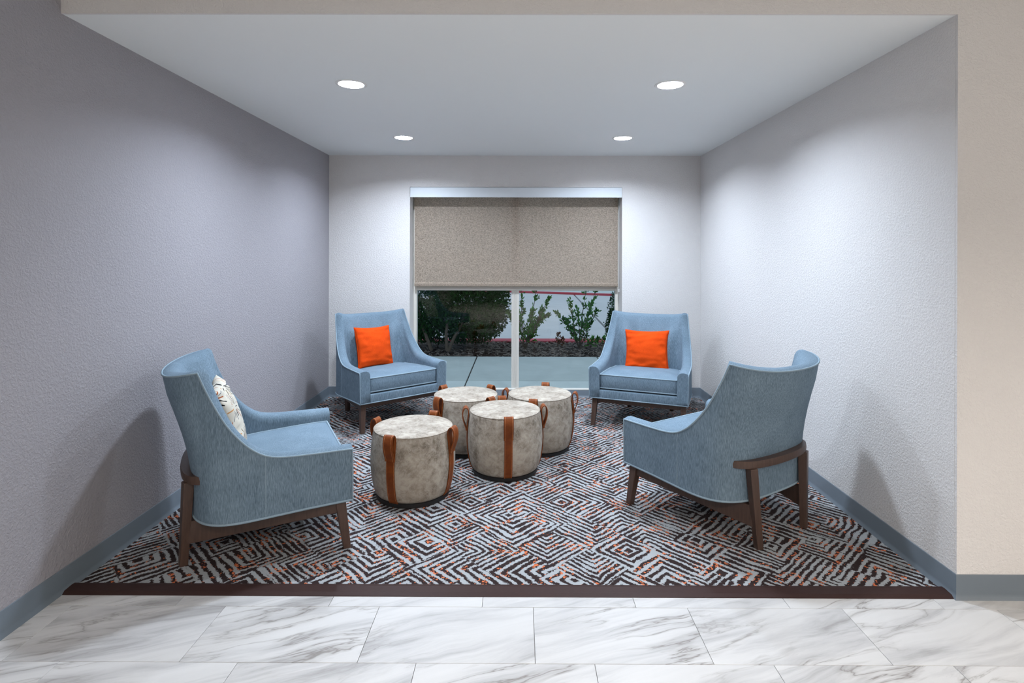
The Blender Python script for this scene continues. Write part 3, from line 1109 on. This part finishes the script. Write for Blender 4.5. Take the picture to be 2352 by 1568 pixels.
# strap angle: measured from the direction that points at the lobby
OT = [((-.6245, 3.283), -30, 'taupe leather ottoman nearest the lobby, beside the starburst pillow armchair'),
      ((-.0915, 3.650), 5, 'taupe leather ottoman at the front centre, with a tan strap facing the lobby'),
      ((-.388, 4.048), -48, 'taupe leather ottoman at the back, next to the orange pillow armchair by the dark wall'),
      ((.152, 4.072), -10, 'taupe leather ottoman at the back, on the side of the pale wall')]
proto_o = make_ottoman()
for i, ((x, y), a, lab) in enumerate(OT):
    o = proto_o if i == 0 else copy_tree(proto_o)
    o.location = (x, y, 0)
    o.rotation_euler = (0, 0, PI + math.radians(a) + math.atan2(-x, y) * 1.0)
    tag(o, lab, 'ottoman', 'drum ottomans with tan straps')

# ------------------------------------------------------------------ outside
ZS = -0.03
sw = empty('sidewalk', (0, 6.9, ZS)); sw['kind'] = 'structure'
xs = [-6.0, -4.05, -2.33, -0.60, 1.105, 2.83, 4.55, 6.3]
for a, c in zip(xs[:-1], xs[1:]):
    b = bmesh.new()
    box(b, a + .008, c - .008, 6.36 - 6.9, 7.90 - 6.9, -.10, 0, .004)
    obj('slab', b, M['sidewalk'], sw)
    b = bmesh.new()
    box(b, a + .008, c - .008, 5.83 - 6.9, 6.358 - 6.9, -.10, 0, .002)  # paler strip of the sidewalk along the building
    obj('pale_slab', b, M['sidewalk_pale'], sw)
b = bmesh.new(); box(b, -9, 9, 5.83, 9.30, -.30, ZS - .02)
struct('planting_bed', b, M['mulch'])
b = bmesh.new()
random.seed(3)
for k in range(5200):
    x = random.uniform(-3.0, 3.2); y = random.uniform(7.90, 9.30)
    l = random.uniform(.012, .045); w = random.uniform(.004, .011)
    a = random.uniform(0, PI); tz = random.uniform(-.5, .5)
    d = Vector((math.cos(a), math.sin(a), tz * .6)); s = Vector((-math.sin(a), math.cos(a), random.uniform(-.6, .6)))
    c = Vector((x, y, ZS - .012 + random.uniform(0, .022)))
    q = [c + d * l + s * w, c - d * l + s * w, c - d * l - s * w, c + d * l - s * w]
    vv = [b.verts.new(p) for p in q]
    b.faces.new(vv)
o = obj('wood_chips', b, M['chip'], recalc=False)
tag(o, 'brown wood chip mulch scattered under the shrubs outside', 'mulch', kind='stuff')
b = bmesh.new()
box(b, -14, 14, 9.30, 9.60, -.30, ZS + .01, .02, 2)
tag(obj('curb', b, M['curb']), 'red painted concrete curb behind the shrubs outside, near side of the road', 'curb')
rd = empty('road', (0, 16, -.18)); rd['kind'] = 'structure'
def slab(pts, z0, z1, mat, parent, name):
    b = bmesh.new()
    n_ = len(pts)
    ox, oy, oz = parent.location if parent else (0, 0, 0)
    A_ = [b.verts.new((x - ox, y - oy, z0 - oz)) for x, y in pts]; B_ = [b.verts.new((x - ox, y - oy, z1 - oz)) for x, y in pts]
    b.faces.new(A_[::-1]); b.faces.new(B_)
    for i in range(n_):
        j = (i + 1) % n_
        b.faces.new((A_[i], A_[j], B_[j], B_[i]))
    return obj(name, b, mat, parent)
slab([(-30, 9.6), (1.80, 9.6), (2.36, 27.4), (-30, 27.4)], -.30, -.18, M['road'], rd, 'slab')
slab([(1.85, 9.6), (30, 9.6), (30, 27.4), (2.43, 27.4)], -.30, -.18, M['road'], rd, 'slab')
slab([(-40, 9.6), (40, 9.6), (40, 80), (-40, 80)], -.42, -.30, M['joint'], rd, 'bed')
fc = slab([(-14, 30.44), (14, 17.16), (14, 17.46), (-14, 30.74)], -.30, -.10, M['curb'], None, 'curb')
tag(fc, 'red painted curb on the far side of the road outside', 'curb')
slab([(-14, 30.76), (14, 17.48), (40, 17.5), (40, 80), (-40, 80), (-40, 34)], -.30, -.11, M['sidewalk'], rd, 'far_pavement')

def leaf(b, p, d, up, l, w):
    d = d.normalized()
    s = d.cross(up)
    if s.length < 1e-4: s = d.cross(Vector((1, .2, 0)))
    s.normalize()
    u = s.cross(d)
    a0 = b.verts.new(p); a1 = b.verts.new(p + d * l * .5 + s * w + u * l * .06); a2 = b.verts.new(p + d * l); a3 = b.verts.new(p + d * l * .5 - s * w + u * l * .06)
    b.faces.new((a0, a1, a2)); b.faces.new((a0, a2, a3))

def rvec():
    while True:
        v = Vector((random.uniform(-1, 1), random.uniform(-1, 1), random.uniform(-1, 1)))
        if .05 < v.length < 1: return v

def stem_shrub(name, loc, stems, leaf_l, mat, label, group=None, per=46):
    """stems: list of polylines (local); leaves set along their upper part and on short twigs"""
    root = empty(name, loc)
    bs = bmesh.new(); bl = bmesh.new()
    for pts in stems:
        line = catmull(pts, 16)
        tube(bs, line, .008, 5, taper=.002)
        for k in range(per):
            t = random.random() ** .75
            i = min(int(t * 16), 15)
            p = line[i].lerp(line[i + 1], t * 16 - i)
            d = (line[i + 1] - line[i]).normalized()
            if t < .14: continue
            tw = rvec(); tw = (tw + d * .9).normalized()
            L_ = random.uniform(.02, .10) * (1.25 - t * .8)
            q = p + tw * L_
            tube(bs, [p, q], .002, 3)
            for m_ in range(3):
                dd = (tw * .8 + rvec() * .9 + Vector((0, 0, .25)))
                leaf(bl, p.lerp(q, .45 + .27 * m_), dd, rvec(), leaf_l * random.uniform(.7, 1.2), leaf_l * .24)
    o = obj('stems', bs, M['bark'], root, recalc=False)
    o = obj('foliage', bl, mat, root, recalc=False)
    o['kind'] = 'stuff'
    return tag(root, label, 'shrub', group)

random.seed(21)
GR = 'shrubs in the bed outside the window'
stem_shrub('leafy_shrub', (.085, 8.55, ZS), [
    [(0, 0, 0), (-.03, 0, .3), (-.05, .02, .6), (-.06, .0, 1.02)], [(.02, 0, 0), (.10, 0, .3), (.14, .02, .65), (.20, 0, 1.05)],
    [(0, 0, 0), (.14, -.03, .28), (.25, -.04, .55), (.36, -.05, .78)], [(0, 0, 0), (.12, .03, .22), (.22, .04, .42), (.36, 0, .52)],
    [(0, 0, 0), (-.10, .03, .2), (-.17, .04, .42), (-.24, 0, .56)], [(0, 0, 0), (.04, -.06, .2), (.08, -.1, .4), (.1, -.1, .6)],
    [(0, 0, 0), (-.05, -.05, .25), (-.1, -.08, .5), (-.15, -.1, .68)], [(0, 0, 0), (.07, .05, .25), (.16, .05, .38), (.26, .03, .48)]],
    .060, M['leaf'], 'upright leafy green shrub outside, seen just right of the window mullion', GR, 60)
stem_shrub('leafy_shrub', (.93, 8.6, ZS), [
    [(0, 0, 0), (.03, 0, .3), (.06, .02, .6), (.12, 0, .98)], [(0, 0, 0), (.08, 0, .3), (.17, .02, .6), (.28, 0, 1.0)],
    [(0, 0, 0), (-.07, -.03, .28), (-.12, -.04, .55), (-.14, -.05, .78)], [(0, 0, 0), (-.12, .03, .26), (-.24, .04, .42), (-.36, 0, .55)],
    [(0, 0, 0), (.10, .03, .2), (.20, .04, .42), (.27, 0, .60)], [(0, 0, 0), (0, -.06, .2), (-.02, -.1, .42), (-.05, -.1, .62)],
    [(0, 0, 0), (.06, -.05, .25), (.12, -.08, .5), (.18, -.1, .72)], [(0, 0, 0), (-.07, .05, .2), (-.14, .05, .32), (-.18, .03, .42)],
    [(0, -.05, 0), (.14, -.12, .10), (.26, -.16, .17), (.36, -.18, .20)]],
    .058, M['leaf'], 'loose airy green shrub outside, between the mullion and the armchair by the pale wall', GR, 44)
stem_shrub('dry_plant', (.60, 8.75, ZS), [[(0, 0, 0), (.01, 0, .1), (.02, 0, .2)], [(0, 0, 0), (.05, 0, .08), (.08, 0, .12)]],
           .05, M['leaf_brown'], 'small dry brown plant outside between the two green shrubs', GR, 18)

def mass(name, loc, blobs, n_leaves, leaf_l, mat, trunks, label):
    root = empty(name, loc)
    bs = bmesh.new(); bl = bmesh.new()
    for t in trunks: tube(bs, catmull(t, 10), .028, 7, taper=.012)
    vol = [b_[3] * b_[4] * b_[5] for b_ in blobs]; tot = sum(vol)
    for (cx, cy, cz, rx, ry, rz), v in zip(blobs, vol):
        for k in range(int(n_leaves * v / tot)):
            d = rvec().normalized()
            r = random.uniform(.45, 1.0) ** .5
            wob = 1 + .16 * mnoise.noise(d * 3.1 + Vector((cx * 5, cy, cz)))
            p = Vector((cx + d.x * rx * r * wob, cy + d.y * ry * r * wob, cz + d.z * rz * r * wob))
            if p.z < .06: continue
            leaf(bl, p, d + rvec() * .9 + Vector((0, 0, .3)), rvec(), leaf_l * random.uniform(.7, 1.25), leaf_l * .27)
    obj('trunks', bs, M['bark'], root, recalc=False)
    o = obj('foliage', bl, mat, root, recalc=False); o['kind'] = 'stuff'
    return tag(root, label, 'shrub', GR)
mass('hedge', (-.90, 8.62, ZS), [(-.55, 0, .78, .55, .42, .62), (.05, .02, .72, .55, .42, .58), (.38, .05, .78, .36, .36, .55), (.42, .02, .42, .26, .28, .28),
                                (-.2, .1, 1.15, .7, .4, .35), (-.75, .1, .45, .4, .3, .36), (-.35, .22, .34, .55, .26, .32), (.12, .22, .34, .42, .26, .32), (.30, .1, 1.10, .36, .3, .33)],
     36000, .052, M['leaf_dark'],
     [[(-.42, -.25, 0), (-.50, -.22, .2), (-.60, -.15, .45), (-.66, -.1, .8)], [(-.18, -.28, 0), (-.20, -.25, .25), (-.17, -.2, .5), (-.12, -.1, .9)],
      [(-.16, -.28, 0), (-.08, -.25, .2), (.02, -.2, .38), (.1, -.1, .7)]],
     'large dense dark green hedge outside, filling the window half toward the dark wall')
mass('conifer', (1.62, 8.75, ZS), [(0, 0, .30, .26, .26, .34), (.02, 0, .62, .22, .22, .34), (.06, 0, .95, .15, .15, .34)],
     5200, .036, M['leaf_dark'], [[(0, 0, 0), (0, 0, .4), (.03, 0, .9)]],
     'dark slim conifer outside at the window edge behind the armchair by the pale wall')
